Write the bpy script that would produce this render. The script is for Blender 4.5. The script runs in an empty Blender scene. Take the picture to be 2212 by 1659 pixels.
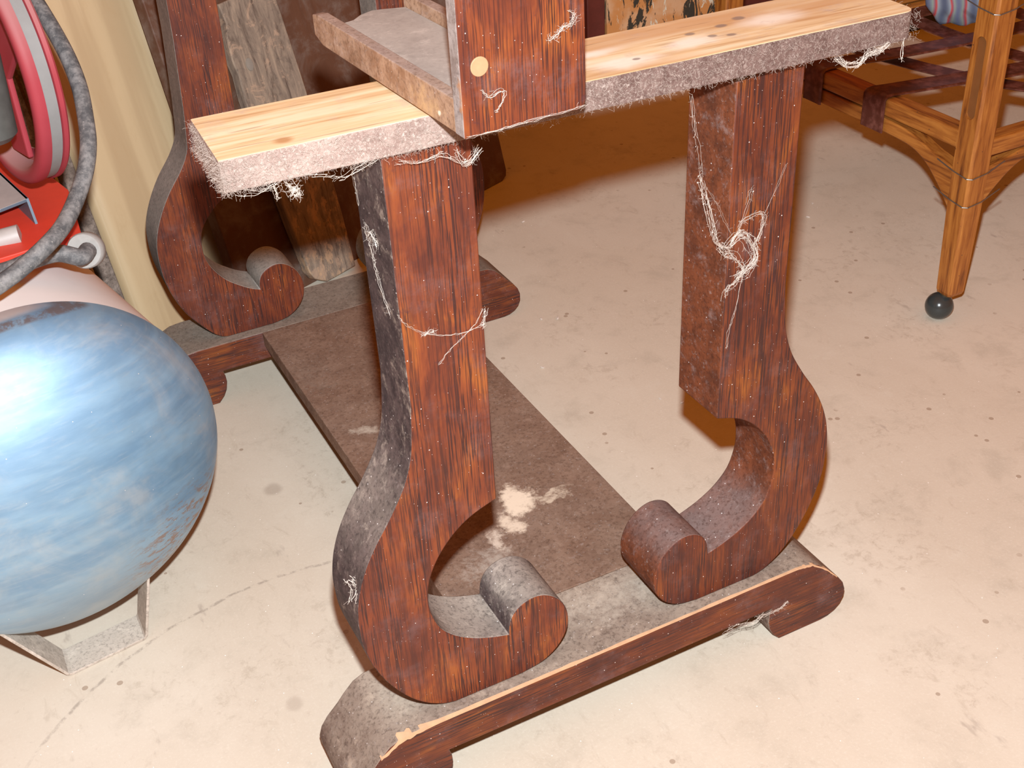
import bpy, bmesh, math, random
from mathutils import Vector, Matrix
random.seed(7)
S = bpy.context.scene
COL = S.collection

# ------------------------------------------------------------------ camera
cd = bpy.data.cameras.new('camera'); cam = bpy.data.objects.new('camera', cd); COL.objects.link(cam)
cd.sensor_width = 36.0; cd.lens = 2634.33 / 2212 * 36.0; cd.clip_start = 0.02
CP = Vector((-0.1303, -0.7098, 0.9388))
CR = Vector((0.8885, -0.4561, -0.0502)); CDN = Vector((-0.2891, -0.4716, -0.8331)); CF = Vector((0.3563, 0.7547, -0.5509))
CR.normalize(); CF.normalize(); CU = CR.cross(CF).normalized(); CR = CF.cross(CU).normalized()
M = Matrix.Identity(4)
for i in range(3):
    M[i][0] = CR[i]; M[i][1] = CU[i]; M[i][2] = -CF[i]; M[i][3] = CP[i]
cam.matrix_world = M
S.camera = cam

# ------------------------------------------------------------------ light: dim warm room light + the camera's flash
W = bpy.data.worlds.new('world'); S.world = W; W.use_nodes = True
W.node_tree.nodes['Background'].inputs[0].default_value = (1.0, 0.27, 0.02, 1)
W.node_tree.nodes['Background'].inputs[1].default_value = 0.50
ld = bpy.data.lights.new('camera_flash', 'POINT'); ld.energy = 88; ld.color = (0.88, 0.95, 1.0); ld.shadow_soft_size = 0.012
ld.use_nodes = True      # softened fall-off, as the camera's own tone curve flattens near and far
lf = ld.node_tree.nodes.new('ShaderNodeLightFalloff'); lf.inputs['Strength'].default_value = 1.0
ld.node_tree.links.new(lf.outputs['Linear'], ld.node_tree.nodes['Emission'].inputs['Strength'])
fl = bpy.data.objects.new('camera_flash', ld); COL.objects.link(fl)
fl.location = CP + CU * 0.09 + CF * 0.03
S.view_settings.view_transform = 'Standard'; S.view_settings.look = 'None'
S.view_settings.exposure = 0.0; S.view_settings.gamma = 1.0; S.view_settings.use_curve_mapping = False

# ------------------------------------------------------------------ node helpers
class NT:
    def __init__(s, name):
        s.m = bpy.data.materials.new(name); s.m.use_nodes = True
        s.t = s.m.node_tree; s.n = s.t.nodes; s.l = s.t.links
        s.b = s.n['Principled BSDF']; s.tc = s.n.new('ShaderNodeTexCoord')
    def obj(s): return s.tc.outputs['Object']
    def put(s, sock, v):
        if isinstance(v, bpy.types.NodeSocket): s.l.new(v, sock)
        elif isinstance(v, (tuple, list)) and len(v) == 3 and sock.type == 'RGBA': sock.default_value = (*v, 1)
        else: sock.default_value = v
    def mapp(s, scale=(1, 1, 1), rot=(0, 0, 0), loc=(0, 0, 0), src=None):
        n = s.n.new('ShaderNodeMapping'); s.l.new(src or s.obj(), n.inputs[0])
        n.inputs['Scale'].default_value = scale; n.inputs['Rotation'].default_value = rot; n.inputs['Location'].default_value = loc
        return n.outputs[0]
    def noise(s, vec, scale=5, detail=5, rough=.6, dist=0):
        n = s.n.new('ShaderNodeTexNoise'); s.l.new(vec, n.inputs['Vector'])
        n.inputs['Scale'].default_value = scale; n.inputs['Detail'].default_value = detail
        n.inputs['Roughness'].default_value = rough; n.inputs['Distortion'].default_value = dist
        return n.outputs[0]
    def vor(s, vec, scale, rnd=1.0):
        n = s.n.new('ShaderNodeTexVoronoi'); s.l.new(vec, n.inputs['Vector']); n.inputs['Scale'].default_value = scale
        n.inputs['Randomness'].default_value = rnd
        return n.outputs['Distance']
    def ramp(s, v, a, b, lo=0.0, hi=1.0):
        n = s.n.new('ShaderNodeMapRange'); s.put(n.inputs[0], v)
        n.inputs[1].default_value = a; n.inputs[2].default_value = b; n.inputs[3].default_value = lo; n.inputs[4].default_value = hi
        n.interpolation_type = 'SMOOTHSTEP'
        return n.outputs[0]
    def cr(s, v, stops):
        n = s.n.new('ShaderNodeValToRGB'); s.put(n.inputs[0], v); e = n.color_ramp.elements
        while len(e) < len(stops): e.new(0.5)
        for k, (p, c) in zip(e, stops): k.position = p; k.color = (*c, 1)
        return n.outputs[0]
    def mix(s, f, a, b, mode='MIX'):
        n = s.n.new('ShaderNodeMix'); n.data_type = 'RGBA'; n.blend_type = mode
        s.put(n.inputs[0], f); s.put(n.inputs[6], a); s.put(n.inputs[7], b)
        return n.outputs[2]
    def math(s, op, a, b=0.0):
        n = s.n.new('ShaderNodeMath'); n.operation = op; s.put(n.inputs[0], a); s.put(n.inputs[1], b); n.use_clamp = op in ('ADD', 'MULTIPLY')
        return n.outputs[0]
    def up(s):
        g = s.n.new('ShaderNodeNewGeometry'); x = s.n.new('ShaderNodeSeparateXYZ'); s.l.new(g.outputs['Normal'], x.inputs[0])
        return x.outputs[2]
    def dist(s, p, scale=(1, 1, 1), warp=0.0, src=None):
        v = s.mapp(src=src)
        if warp:
            nn = s.n.new('ShaderNodeTexNoise'); s.l.new(v, nn.inputs['Vector']); nn.inputs['Scale'].default_value = 30; nn.inputs['Detail'].default_value = 4
            ad = s.n.new('ShaderNodeVectorMath'); ad.operation = 'MULTIPLY_ADD'; s.l.new(nn.outputs[1], ad.inputs[0])
            ad.inputs[1].default_value = (warp,) * 3; s.l.new(v, ad.inputs[2]); v = ad.outputs[0]
            p = tuple(c + warp * .5 for c in p)
        su = s.n.new('ShaderNodeVectorMath'); su.operation = 'SUBTRACT'; s.l.new(v, su.inputs[0]); su.inputs[1].default_value = p
        mu = s.n.new('ShaderNodeVectorMath'); mu.operation = 'MULTIPLY'; s.l.new(su.outputs[0], mu.inputs[0]); mu.inputs[1].default_value = scale
        le = s.n.new('ShaderNodeVectorMath'); le.operation = 'LENGTH'; s.l.new(mu.outputs[0], le.inputs[0])
        return le.outputs['Value']
    def specks(s, scale, thr, src=None):
        v = s.vor(src or s.obj(), scale)
        return s.ramp(v, thr * .6, thr, 1, 0) if False else s.math('LESS_THAN', v, thr)
    def fin(s, col, rough=.5, bump=None, bs=.2, bd=.001, metal=0, spec=.5, coat=0):
        s.put(s.b.inputs['Base Color'], col); s.put(s.b.inputs['Roughness'], rough); s.put(s.b.inputs['Metallic'], metal)
        s.b.inputs['Specular IOR Level'].default_value = spec; s.b.inputs['Coat Weight'].default_value = coat
        if bump is not None:
            n = s.n.new('ShaderNodeBump'); n.inputs['Strength'].default_value = bs; n.inputs['Distance'].default_value = bd
            s.l.new(bump, n.inputs['Height']); s.l.new(n.outputs[0], s.b.inputs['Normal'])
        return s.m

def flat(name, c, rough=.6, metal=0, var=.25, scale=40):
    t = NT(name); n = t.noise(t.obj(), scale)
    return t.fin(t.mix(n, tuple(x * (1 - var) for x in c), tuple(min(1, x * (1 + var)) for x in c)), rough, metal=metal)

# stained quarter-sawn oak; grain runs along axis g
def veneer(name, g='Z', tone=1.0, dust=0.0, specks=True, seed=0.0):
    t = NT(name)
    sc = {'Z': (1, 1, .06), 'X': (.06, 1, 1), 'Y': (1, .06, 1)}[g]
    v = t.mapp(sc, loc=(seed, seed * .7, seed * .3))
    s2 = {'Z': (1, 1, .028), 'X': (.028, 1, 1), 'Y': (1, .028, 1)}[g]
    fine = t.noise(t.mapp(s2, loc=(seed, seed, seed)), 760, 2, .6); f2 = t.noise(v, 420, 3, .65, .1)
    big = t.noise(t.mapp({'Z': (1, 1, .45), 'X': (.45, 1, 1), 'Y': (1, .45, 1)}[g], loc=(seed, 0, seed)), 30, 4, .62, .5)
    k = tone * .80
    base = t.cr(big, [(.32, (.12 * k, .028 * k, .016 * k)), (.46, (.20 * k, .045 * k, .018 * k)), (.58, (.275 * k, .066 * k, .020 * k)), (.78, (.46 * k, .140 * k, .024 * k))])
    base = t.mix(t.ramp(f2, .46, .66, 0, .5), base, (.095 * k, .024 * k, .016 * k))
    pores = t.math('MULTIPLY', t.ramp(fine, .49, .57, 0, .95), t.ramp(t.noise(v, 40, 3, .6), .36, .60, .35, 1))
    base = t.mix(pores, base, (.040, .014, .012))
    blot = t.noise(t.mapp((1, 1, 1), loc=(8 + seed, 3, 1)), 75, 5, .75, .4)
    base = t.mix(t.ramp(blot, .58, .74, 0, .6), base, (.055, .020, .024))
    haze = t.ramp(t.noise(t.mapp((1, 1, 1), loc=(3 + seed, 1, 2)), 22, 6, .75), .48, .78, 0, .42 + dust)
    base = t.mix(haze, base, (.17, .105, .105))
    if specks:
        base = t.mix(t.math('LESS_THAN', t.vor(t.mapp(loc=(seed, 2, 0)), 90), .045), base, (.75, .70, .66))
        base = t.mix(t.math('LESS_THAN', t.vor(t.mapp(loc=(seed, 5, 0)), 210), .06), base, (.5, .42, .38))
    return t.fin(base, .48, bump=fine, bs=.25, bd=.0004, spec=.35)

# dusty face of a stained board: grey-brown dust over brown, thicker where it faces up
def dusty(name, a=(.085, .055, .052), b=(.19, .145, .13), top=(.34, .30, .26), white=.5, seed=0.0, spots=(), topmix=.85, nscale=48, org=(0, 0, 0), fleck=.6):
    t = NT(name); v = t.mapp(loc=(seed, seed, seed))
    n1 = t.noise(v, nscale, 6, .68, .3); n2 = t.noise(v, 240, 4, .7); n3 = t.noise(t.mapp(loc=(seed + 5, 1, 1)), 11, 4, .6, .5)
    c = t.mix(t.ramp(n1, .36, .64), a, b)
    n4 = t.noise(t.mapp(loc=(seed + 9, 4, 1)), 260, 5, .75)
    d = t.math('MULTIPLY', t.ramp(t.up(), .15, .95), t.ramp(n3, .25, .70, .35, 1))
    d = t.math('MULTIPLY', d, topmix)
    c = t.mix(d, c, top)
    dk = tuple(x * .45 for x in a)
    c = t.mix(t.ramp(n4, .46, .68, 0, fleck), c, dk)
    c = t.mix(t.ramp(t.noise(t.mapp(loc=(seed + 2, 7, 3)), 55, 6, .78, .3), .52, .72, 0, .5), c, tuple(min(1, x * 1.45) for x in top))
    c = t.mix(t.ramp(n2, .56, .74, 0, .35), c, (.40, .36, .34))
    for (p, sc, r0, r1, colr, amt) in spots:
        p = tuple(q - o_ for q, o_ in zip(p, org))
        m_ = t.math('MULTIPLY', t.ramp(t.dist(p, sc, .06), r0 * .5, r1 * 1.25, 1, 0), amt)
        m_ = t.ramp(t.math('ADD', m_, t.ramp(t.noise(t.mapp(loc=(p[0] * 9, 1, 6)), 130, 6, .8, .3), .3, .7, -.32, .22)), .12, .85, 0, amt)
        c = t.mix(m_, c, colr)
    c = t.mix(t.math('MULTIPLY', t.math('LESS_THAN', t.vor(t.mapp(loc=(seed, 0, 4)), 120), .07), white), c, (.75, .72, .70))
    return t.fin(c, .8, bump=n2, bs=.3, bd=.0004, spec=.2)

m_veneer = veneer('oak_veneer')
m_veneer2 = veneer('oak_veneer_dull', tone=.80, seed=4.0)
m_veneer3 = veneer('oak_veneer_back', tone=.95, seed=9.0)
m_veneer_x = veneer('oak_veneer_rail', g='X', tone=.75, dust=.12, seed=2.0)
m_veneer_panel = veneer('oak_veneer_panel', tone=1.0, dust=.22, seed=6.0)
m_side = dusty('dusty_leg_side', a=(.050, .034, .034), b=(.115, .082, .078), top=(.44, .38, .32), white=.9)
m_side_b = dusty('dusty_back_leg_side', a=(.21, .195, .18), b=(.30, .28, .25), top=(.36, .32, .28), white=.1, nscale=10)
m_side_r = dusty('stained_leg_side', a=(.10, .030, .014), b=(.19, .055, .022), top=(.20, .15, .14), white=.9, seed=3, nscale=40)
m_rail_top = dusty('dusty_foot_rail_top', a=(.11, .065, .05), b=(.20, .15, .12), top=(.37, .30, .235), white=.6, seed=1,
                   spots=[((.10, .05, .09), (1, 1, .3), .012, .05, (.46, .39, .31), .6), ((.33, .06, .09), (.5, 1.3, .3), .02, .055, (.50, .43, .35), .6)], org=(.301, .42, 0))
m_rail_top_b = dusty('dusty_back_rail_top', a=(.14, .10, .075), b=(.24, .19, .15), top=(.25, .20, .16), white=.2, seed=8)
SHELF_SPOTS = [((.318, .245, .09), (1.0, .75, .1), .008, .026, (.74, .62, .48), .95), ((.292, .215, .09), (1.1, .8, .1), .003, .020, (.70, .58, .45), .9),
    ((.268, .190, .09), (1.3, .7, .1), .002, .022, (.62, .52, .42), .85), ((.352, .229, .09), (.28, 1.6, .1), .001, .011, (.60, .50, .38), .8),
    ((.245, .160, .09), (.7, .8, .1), .004, .030, (.42, .36, .30), .7), ((.222, .450, .09), (.9, .9, .1), .004, .020, (.48, .42, .34), .8),
    ((.262, .490, .09), (1, .7, .1), .001, .012, (.42, .36, .28), .7), ((.200, .60, .09), (1, .5, .1), .01, .04, (.25, .20, .16), .5)]
m_shelf = dusty('dusty_shelf_top', a=(.15, .075, .045), b=(.23, .135, .09), top=(.235, .165, .125), white=.35, seed=2, topmix=.6, nscale=22,
                spots=SHELF_SPOTS, org=(.301, .42, 0))
m_bare = flat('worn_bare_wood_edge', (.62, .38, .22), .7, var=.3, scale=90)

# raw pine
t = NT('raw_pine')
v = t.mapp((.06, 1, 1)); n = t.noise(v, 95, 4, .6, .5); nb_ = t.noise(t.mapp((.25, 1, 1), loc=(3, 0, 0)), 16, 3, .5)
c = t.cr(n, [(.30, (.55, .32, .15)), (.45, (.78, .56, .32)), (.60, (.86, .70, .47))])
c = t.mix(t.ramp(nb_, .50, .68, 0, .7), c, (.58, .30, .13))
c = t.mix(t.ramp(t.noise(v, 300, 2, .5), .62, .72, 0, .5), c, (.30, .15, .07))
for p, sc, r0, r1 in [((.245, .034, .02), (.32, 1, .1), .002, .013), ((.285, .05, .02), (.3, 1, .1), .002, .012), ((.30, .02, .02), (.38, 1, .1), .004, .016), ((.36, .03, .02), (.4, 1, .1), .003, .014), ((.44, .045, .02), (.5, 1, .1), .004, .02), ((.23, .012, .02), (.5, 1, .1), .002, .012)]:
    c = t.mix(t.math('MULTIPLY', t.ramp(t.dist(p, sc, .02), r0, r1, 1, 0), .85), c, (.93, .84, .72))
dirt = t.ramp(t.noise(t.mapp(loc=(7, 0, 0)), 34, 5, .7), .52, .78, 0, .55)
c = t.mix(dirt, c, (.55, .42, .36))
for p, r in [((.205, .062, .02), .0042), ((.214, .045, .02), .0036), ((.236, .050, .02), .0036), ((.37, .048, .02), .004), ((.382, .035, .02), .0036), ((.40, .052, .02), .0045), ((.31, .022, .02), .003), ((.395, .030, .02), .0035), ((.42, .06, .02), .005)]:
    c = t.mix(t.math('MULTIPLY', t.ramp(t.dist(p, (.7, 1, .1), .004), r * .5, r, 1, 0), .75), c, (.24, .18, .16))
c = t.mix(t.ramp(t.dist((.045, .012, .02), (.8, 1, .1), .004), .002, .008, .7, 0), c, (.42, .17, .05))
m_pine = t.fin(c, .55, bump=n, bs=.15, bd=.0005, spec=.35)

# dust-felted batten edge
t = NT('dust_felted_edge')
n1 = t.noise(t.obj(), 60, 6, .75, .8); n2 = t.noise(t.obj(), 420, 5, .75, 1.0)
sx = t.n.new('ShaderNodeSeparateXYZ'); t.l.new(t.obj(), sx.inputs[0])
thick = t.ramp(sx.outputs[0], .05, .34, 1, 0)      # felted thickest at the left end
c = t.mix(t.ramp(n1, .3, .7), (.11, .062, .052), (.22, .145, .125))
c = t.mix(thick, c, t.mix(t.ramp(n1, .3, .7), (.30, .205, .175), (.46, .35, .30)))
c = t.mix(t.math('MULTIPLY', t.ramp(n2, .48, .66, 0, .8), t.ramp(sx.outputs[0], .1, .5, 1, .45)), c, (.58, .49, .43))
m_felt = t.fin(c, .95, bump=n2, bs=.8, bd=.0012, spec=.1)

# concrete floor
t = NT('concrete')
v = t.obj()
n1 = t.noise(t.mapp((1, .6, 1), rot=(0, 0, .5)), 2.2, 6, .6, .4); n2 = t.noise(v, 14, 6, .68, .3); n3 = t.noise(v, 180, 4, .7)
c = t.mix(t.ramp(n1, .35, .66), (.57, .492, .390), (.64, .568, .462))
c = t.mix(t.ramp(n2, .50, .74, 0, .45), c, (.42, .365, .285))
c = t.mix(t.ramp(t.noise(t.mapp((1, .5, 1), rot=(0, 0, .3), loc=(6, 6, 0)), 45, 6, .75, .6), .55, .72, 0, .4), c, (.42, .345, .26))
c = t.mix(t.ramp(n2, .24, .42, .35, 0), c, (.66, .61, .51))
c = t.mix(t.ramp(n3, .60, .75, 0, .35), c, (.40, .33, .27))
c = t.mix(t.ramp(t.noise(t.mapp(loc=(1, 9, 0)), 320, 4, .8), .50, .70, 0, .35), c, (.72, .66, .56))
c = t.mix(t.math('MULTIPLY', t.ramp(t.noise(t.mapp(loc=(2, 3, 0)), 7, 3, .6), .48, .62), t.ramp(t.noise(t.mapp(loc=(7, 3, 0)), 60, 6, .8, .4), .50, .66, 0, .5)), c, (.40, .33, .25))
st = t.math('MULTIPLY', t.ramp(t.noise(t.mapp((1, .35, 1), rot=(0, 0, .9), loc=(4, 2, 0)), 30, 4, .6), .66, .74), .5)
c = t.mix(st, c, (.33, .27, .22))
sp = t.math('MULTIPLY', t.math('LESS_THAN', t.vor(v, 26), .085), t.ramp(t.noise(v, 9, 2), .48, .56))
c = t.mix(t.math('MULTIPLY', sp, .6), c, (.26, .17, .11))
c = t.mix(t.math('LESS_THAN', t.vor(t.mapp((1, 1, 1), loc=(.3, .2, 0)), 62), .04), c, (.90, .86, .80))
for p, r, k in [((.085, .085, 0), .010, .7), ((.11, .52, 0), .015, .4), ((.92, .62, 0), .010, .55), ((.16, .13, 0), .016, .3), ((.02, .17, 0), .012, .3)]:
    c = t.mix(t.math('MULTIPLY', t.ramp(t.dist(p, (1, 1, 1), .012), r * .4, r, 1, 0), k), c, (.27, .20, .15))
# old curved scrape mark running across the left foreground
dd_ = t.dist((0.0561, -0.0138, 0), (1, 1, 1), .010)
n_ = t.n.new('ShaderNodeMath'); n_.operation = 'SUBTRACT'; t.l.new(dd_, n_.inputs[0]); n_.inputs[1].default_value = 0.3748
n2_ = t.n.new('ShaderNodeMath'); n2_.operation = 'ABSOLUTE'; t.l.new(n_.outputs[0], n2_.inputs[0])
reach = t.ramp(t.dist((-.04, .34, 0)), .16, .26, 1, 0)
brk = t.ramp(t.noise(v, 70, 4, .8), .42, .60)
c = t.mix(t.math('MULTIPLY', t.math('MULTIPLY', t.ramp(n2_.outputs[0], .0006, .0030, .6, 0), brk), reach), c, (.27, .22, .18))
m_floor = t.fin(c, .62, bump=n3, bs=.25, bd=.0006, spec=.3)

# compressor blue: worn paint, rust freckles at the low right rim, streaks of wear, dust on upward faces
t = NT('blue_tank_paint')
v = t.mapp((1, 1, 5), rot=(0, .5, 0)); n = t.noise(v, 9, 5, .6, .3); n2 = t.noise(t.obj(), 55, 5, .7); n3 = t.noise(t.mapp((1, 1, 7), rot=(0, .45, 0)), 40, 4, .6)
c = t.mix(t.ramp(n, .3, .7), (.10, .30, .50), (.22, .45, .64))
c = t.mix(t.ramp(n3, .50, .74, 0, .35), c, (.34, .48, .58))
c = t.mix(t.ramp(t.noise(t.mapp(loc=(4, 2, 2)), 10, 5, .65, .5), .48, .70, 0, .6), c, (.46, .54, .58))
c = t.mix(t.ramp(n2, .60, .78, 0, .35), c, (.36, .42, .46))
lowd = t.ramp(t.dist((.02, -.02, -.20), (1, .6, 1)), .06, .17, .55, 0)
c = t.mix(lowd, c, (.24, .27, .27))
ru = t.math('MULTIPLY', t.ramp(t.noise(t.mapp((1, 1, 3), rot=(0, .5, 0)), 60, 6, .8), .50, .58), t.ramp(t.dist((.125, -.03, -.125), (1, .5, 1)), .045, .105, 1, 0))
c = t.mix(ru, c, (.24, .10, .03))
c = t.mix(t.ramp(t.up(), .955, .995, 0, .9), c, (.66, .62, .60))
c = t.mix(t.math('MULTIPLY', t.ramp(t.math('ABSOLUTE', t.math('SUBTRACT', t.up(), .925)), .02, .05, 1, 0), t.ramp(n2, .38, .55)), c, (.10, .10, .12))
c = t.mix(t.math('LESS_THAN', t.vor(t.obj(), 70), .035), c, (.8, .8, .8))
m_blue = t.fin(c, t.ramp(n2, .3, .7, .62, .72), bump=n3, bs=.05, bd=.0004, metal=.72, spec=1.0, coat=1.0)
m_blue.node_tree.nodes['Principled BSDF'].inputs['Coat Roughness'].default_value = .60
m_blue.node_tree.nodes['Principled BSDF'].inputs['Coat IOR'].default_value = 2.4
t = NT('dusty_tank_top')
n = t.noise(t.obj(), 20, 5, .6)
c = t.mix(t.ramp(t.up(), .15, .45), (.20, .28, .36), t.mix(n, (.74, .70, .67), (.84, .80, .78)))
m_tankbody = t.fin(c, .8, spec=.25)

m_red = flat('red_wheel_paint', (.52, .035, .055), .38, var=.2, scale=30)
t = NT('dusty_red_wheel'); n = t.noise(t.obj(), 30, 4)
c = t.mix(t.ramp(t.up(), .0, .9, .06, .6), t.mix(n, (.27, .014, .026), (.36, .030, .048)), (.40, .31, .29)); m_redd = t.fin(c, .6, spec=.3)
m_reddeck = flat('red_deck_paint', (.62, .045, .022), .55, var=.12, scale=60)
m_belt = flat('grey_rubber_belt', (.22, .22, .215), .7, var=.15, scale=60)
t = NT('dusty_black_hose')
n = t.noise(t.obj(), 90, 5, .7); n2 = t.noise(t.obj(), 300, 3, .7)
c = t.mix(t.ramp(n, .35, .7), (.075, .078, .082), (.24, .235, .23)); c = t.mix(t.ramp(n2, .62, .75, 0, .7), c, (.42, .40, .36))
m_hose = t.fin(c, .65, spec=.3)
m_grime = dusty('grimy_metal', a=(.07, .075, .08), b=(.20, .20, .20), top=(.62, .58, .55), white=.3, nscale=50)
m_crank = flat('dark_oily_casting', (.075, .078, .072), .55, var=.5, scale=60)
m_greymetal = flat('grey_blue_metal', (.12, .17, .22), .45, .3)
m_pale = flat('pale_dusty_metal', (.42, .40, .38), .5, .1, var=.2, scale=60)
m_dark = flat('black_iron', (.035, .034, .036), .5, var=.4)
m_disc = flat('pale_fitting_face', (.34, .33, .31), .6, var=.25, scale=120)

# laminate counter: pale maple print with soft vertical bands
t = NT('maple_laminate')
v = t.mapp((1, 1, .05)); n = t.noise(v, 26, 3, .5); n2 = t.noise(t.mapp((1, 1, .3)), 60, 4, .7, .6)
wv = t.ramp(n, .42, .60)
c = t.mix(wv, (.44, .315, .18), (.52, .385, .225)); c = t.mix(t.ramp(n2, .5, .75, 0, .22), c, (.40, .26, .13))
c = t.mix(t.ramp(t.noise(t.mapp((1, 1, .02), loc=(2, 0, 0)), 70, 2, .5), .60, .66, 0, .45), c, (.58, .45, .29))
m_lam = t.fin(c, .42, spec=.4)
m_strip = dusty('weathered_grey_batten', a=(.11, .085, .07), b=(.26, .21, .175), top=(.35, .3, .26), white=.1, seed=12)
t = NT('dull_brown_tabletop')
v = t.mapp((1, 1, .12)); n = t.noise(v, 60, 5, .7, .4); n2 = t.noise(t.obj(), 16, 5, .7, .4)
c = t.mix(n, (.07, .028, .016), (.13, .058, .032)); c = t.mix(t.ramp(n2, .42, .70, 0, .65), c, (.20, .16, .135))
m_ttop = t.fin(c, .6, bump=n, bs=.2, bd=.0005, spec=.3)
t = NT('weathered_plank')
v = t.mapp((1, 1, .18), rot=(0, .08, 0)); n = t.noise(v, 70, 6, .72, .8); n2 = t.noise(t.mapp(loc=(2, 0, 0)), 24, 6, .75, .8)
c = t.cr(n, [(.32, (.09, .062, .048)), (.48, (.22, .17, .13)), (.66, (.34, .26, .19))])
c = t.mix(t.ramp(n2, .53, .62, 0, .75), c, (.42, .29, .20)); c = t.mix(t.ramp(n2, .30, .44, .6, 0), c, (.075, .06, .055))
lower = t.ramp(t.noise(t.mapp((1, 1, .5), loc=(9, 0, 0)), 60, 5, .8), .50, .60)
c = t.mix(t.math('MULTIPLY', lower, t.ramp(t.dist((-.07, 0, .06), (1, .1, .6)), .05, .08, .8, 0)), c, (.50, .33, .20))
m_plank = t.fin(c, .85, bump=n, bs=.5, bd=.001, spec=.15)
m_knot = flat('dead_knot', (.23, .20, .165), .8)

# honey coloured chair wood
def honey(name, g):
    t = NT(name); sc = {'Z': (1, 1, .08), 'X': (.08, 1, 1), 'Y': (1, .08, 1)}[g]
    n = t.noise(t.mapp(sc), 130, 4, .65, .3); n2 = t.noise(t.obj(), 20, 4, .6)
    c = t.cr(n, [(.30, (.09, .024, .006)), (.45, (.26, .083, .014)), (.65, (.40, .155, .030))])
    c = t.mix(t.ramp(n2, .55, .75, 0, .5), c, (.22, .07, .014))
    c = t.mix(t.math('LESS_THAN', t.vor(t.obj(), 60), .05), c, (.06, .03, .02))
    return t.fin(c, .40, spec=.4)
m_hz, m_hx, m_hy = honey('honey_oak_z', 'Z'), honey('honey_oak_x', 'X'), honey('honey_oak_y', 'Y')
m_groove = flat('shaded_groove_wood', (.17, .062, .016), .5)  # recess shade painted in: darker than the leg so the flute shows
t = NT('maroon_leather'); n = t.noise(t.obj(), 60, 4)
n2 = t.noise(t.obj(), 200, 3)
m_leather = t.fin(t.mix(t.ramp(n, .4, .7), (.075, .018, .011), (.17, .060, .045)), .38, bump=n2, bs=.3, bd=.0005, spec=.5)
m_wire = flat('dull_wire', (.20, .19, .18), .4, .8)
m_stitch = flat('pale_stitch_edge', (.34, .20, .15), .6)
m_ball = flat('black_glass_caster', (.030, .036, .036), .22, var=.3)
m_brass = flat('tarnished_socket', (.16, .11, .06), .4, .6)
m_web = flat('cobweb_fibre', (.62, .55, .48), .9)
m_webdark = flat('cobweb_fibre_dark', (.44, .36, .31), .9)
m_leaf = flat('dry_leaf', (.22, .085, .015), .6, var=.4, scale=120)
m_straw = flat('seed_husk', (.80, .62, .38), .7)

t = NT('flaking_painted_board')
v = t.mapp((1, 1, .35)); n = t.noise(v, 26, 6, .7, 1.0); n2 = t.noise(t.mapp((1, 1, .3), loc=(3, 0, 0)), 34, 6, .75, .6); n3 = t.noise(t.mapp(loc=(5, 0, 0)), 12, 4, .6)
c = t.mix(t.ramp(n3, .4, .6), (.58, .36, .20), (.52, .24, .08))
c = t.mix(t.ramp(n, .53, .56), c, (.045, .040, .03)); c = t.mix(t.ramp(n2, .60, .63), c, (.62, .62, .50))
m_paint = t.fin(c, .7, spec=.2)
m_wall = dusty('dark_plank_wall', a=(.06, .030, .018), b=(.13, .07, .04), top=(.2, .17, .14), white=.1, nscale=12)
m_maroon = flat('dark_maroon_wood', (.10, .018, .012), .55, var=.4)
t = NT('striped_cloth')
wv = t.n.new('ShaderNodeTexWave'); t.l.new(t.mapp(rot=(0, .35, .4)), wv.inputs[0]); wv.inputs['Scale'].default_value = 6; wv.inputs['Distortion'].default_value = 5; wv.inputs['Detail'].default_value = 2
c = t.cr(wv.outputs[1], [(.0, (.10, .12, .18)), (.3, (.24, .28, .32)), (.5, (.42, .05, .045)), (.62, (.25, .10, .14)), (.8, (.22, .27, .24)), (1, (.12, .14, .22))])
m_cloth = t.fin(c, .9, spec=.1)
m_drift = dusty('grey_bark_stick', a=(.12, .08, .05), b=(.24, .18, .12), top=(.3, .24, .18), white=.1, nscale=60)
m_filler = flat('black_filler', (.022, .016, .013), .7)
m_rodw = flat('pale_pencil_mark', (.45, .3, .2), .8)

# ------------------------------------------------------------------ mesh helpers
def link(name, bm, mats, parent=None, mat_world=None, smooth=None, bevel=None, seg=2):
    """bm is in world coordinates (or local ones if mat_world is given and there is no parent)"""
    me = bpy.data.meshes.new(name)
    bmesh.ops.recalc_face_normals(bm, faces=bm.faces)
    if smooth is not None:
        for f in bm.faces: f.smooth = True
        for e in bm.edges:
            if len(e.link_faces) == 2 and e.calc_face_angle(0) > smooth: e.smooth = False
    bm.to_mesh(me); bm.free()
    for m in (mats if isinstance(mats, (list, tuple)) else [mats]): me.materials.append(m)
    o = bpy.data.objects.new(name, me); COL.objects.link(o)
    if parent is not None:
        o.parent = parent
        if mat_world is None:
            base = WORLD[parent]
            me.transform(Matrix.Translation(-base)); WORLD[o] = base
            # nested parents share the same base, so the child needs no offset
        else: WORLD[o] = Vector((0, 0, 0))
    else:
        if mat_world is not None: o.matrix_world = mat_world
        WORLD[o] = Vector((0, 0, 0))
    if bevel:
        b = o.modifiers.new('bevel', 'BEVEL'); b.width = bevel; b.segments = seg; b.limit_method = 'ANGLE'; b.angle_limit = math.radians(50)
    return o
WORLD = {}
def thing(name, label, cat, loc, group=None, mat=None):
    o = bpy.data.objects.new(name, None); COL.objects.link(o); o.empty_display_size = .05
    if mat is not None: o.matrix_world = mat; WORLD[o] = Vector((0, 0, 0))
    else: o.location = loc; WORLD[o] = Vector(loc)
    o['label'] = label; o['category'] = cat
    if group: o['group'] = group
    return o
def tag(o, label, cat, group=None, kind=None):
    o['label'] = label; o['category'] = cat
    if group: o['group'] = group
    if kind: o['kind'] = kind
    return o

def origin_to(o, p):
    p = Vector(p); o.data.transform(Matrix.Translation(-p)); o.location = p; return o

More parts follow.
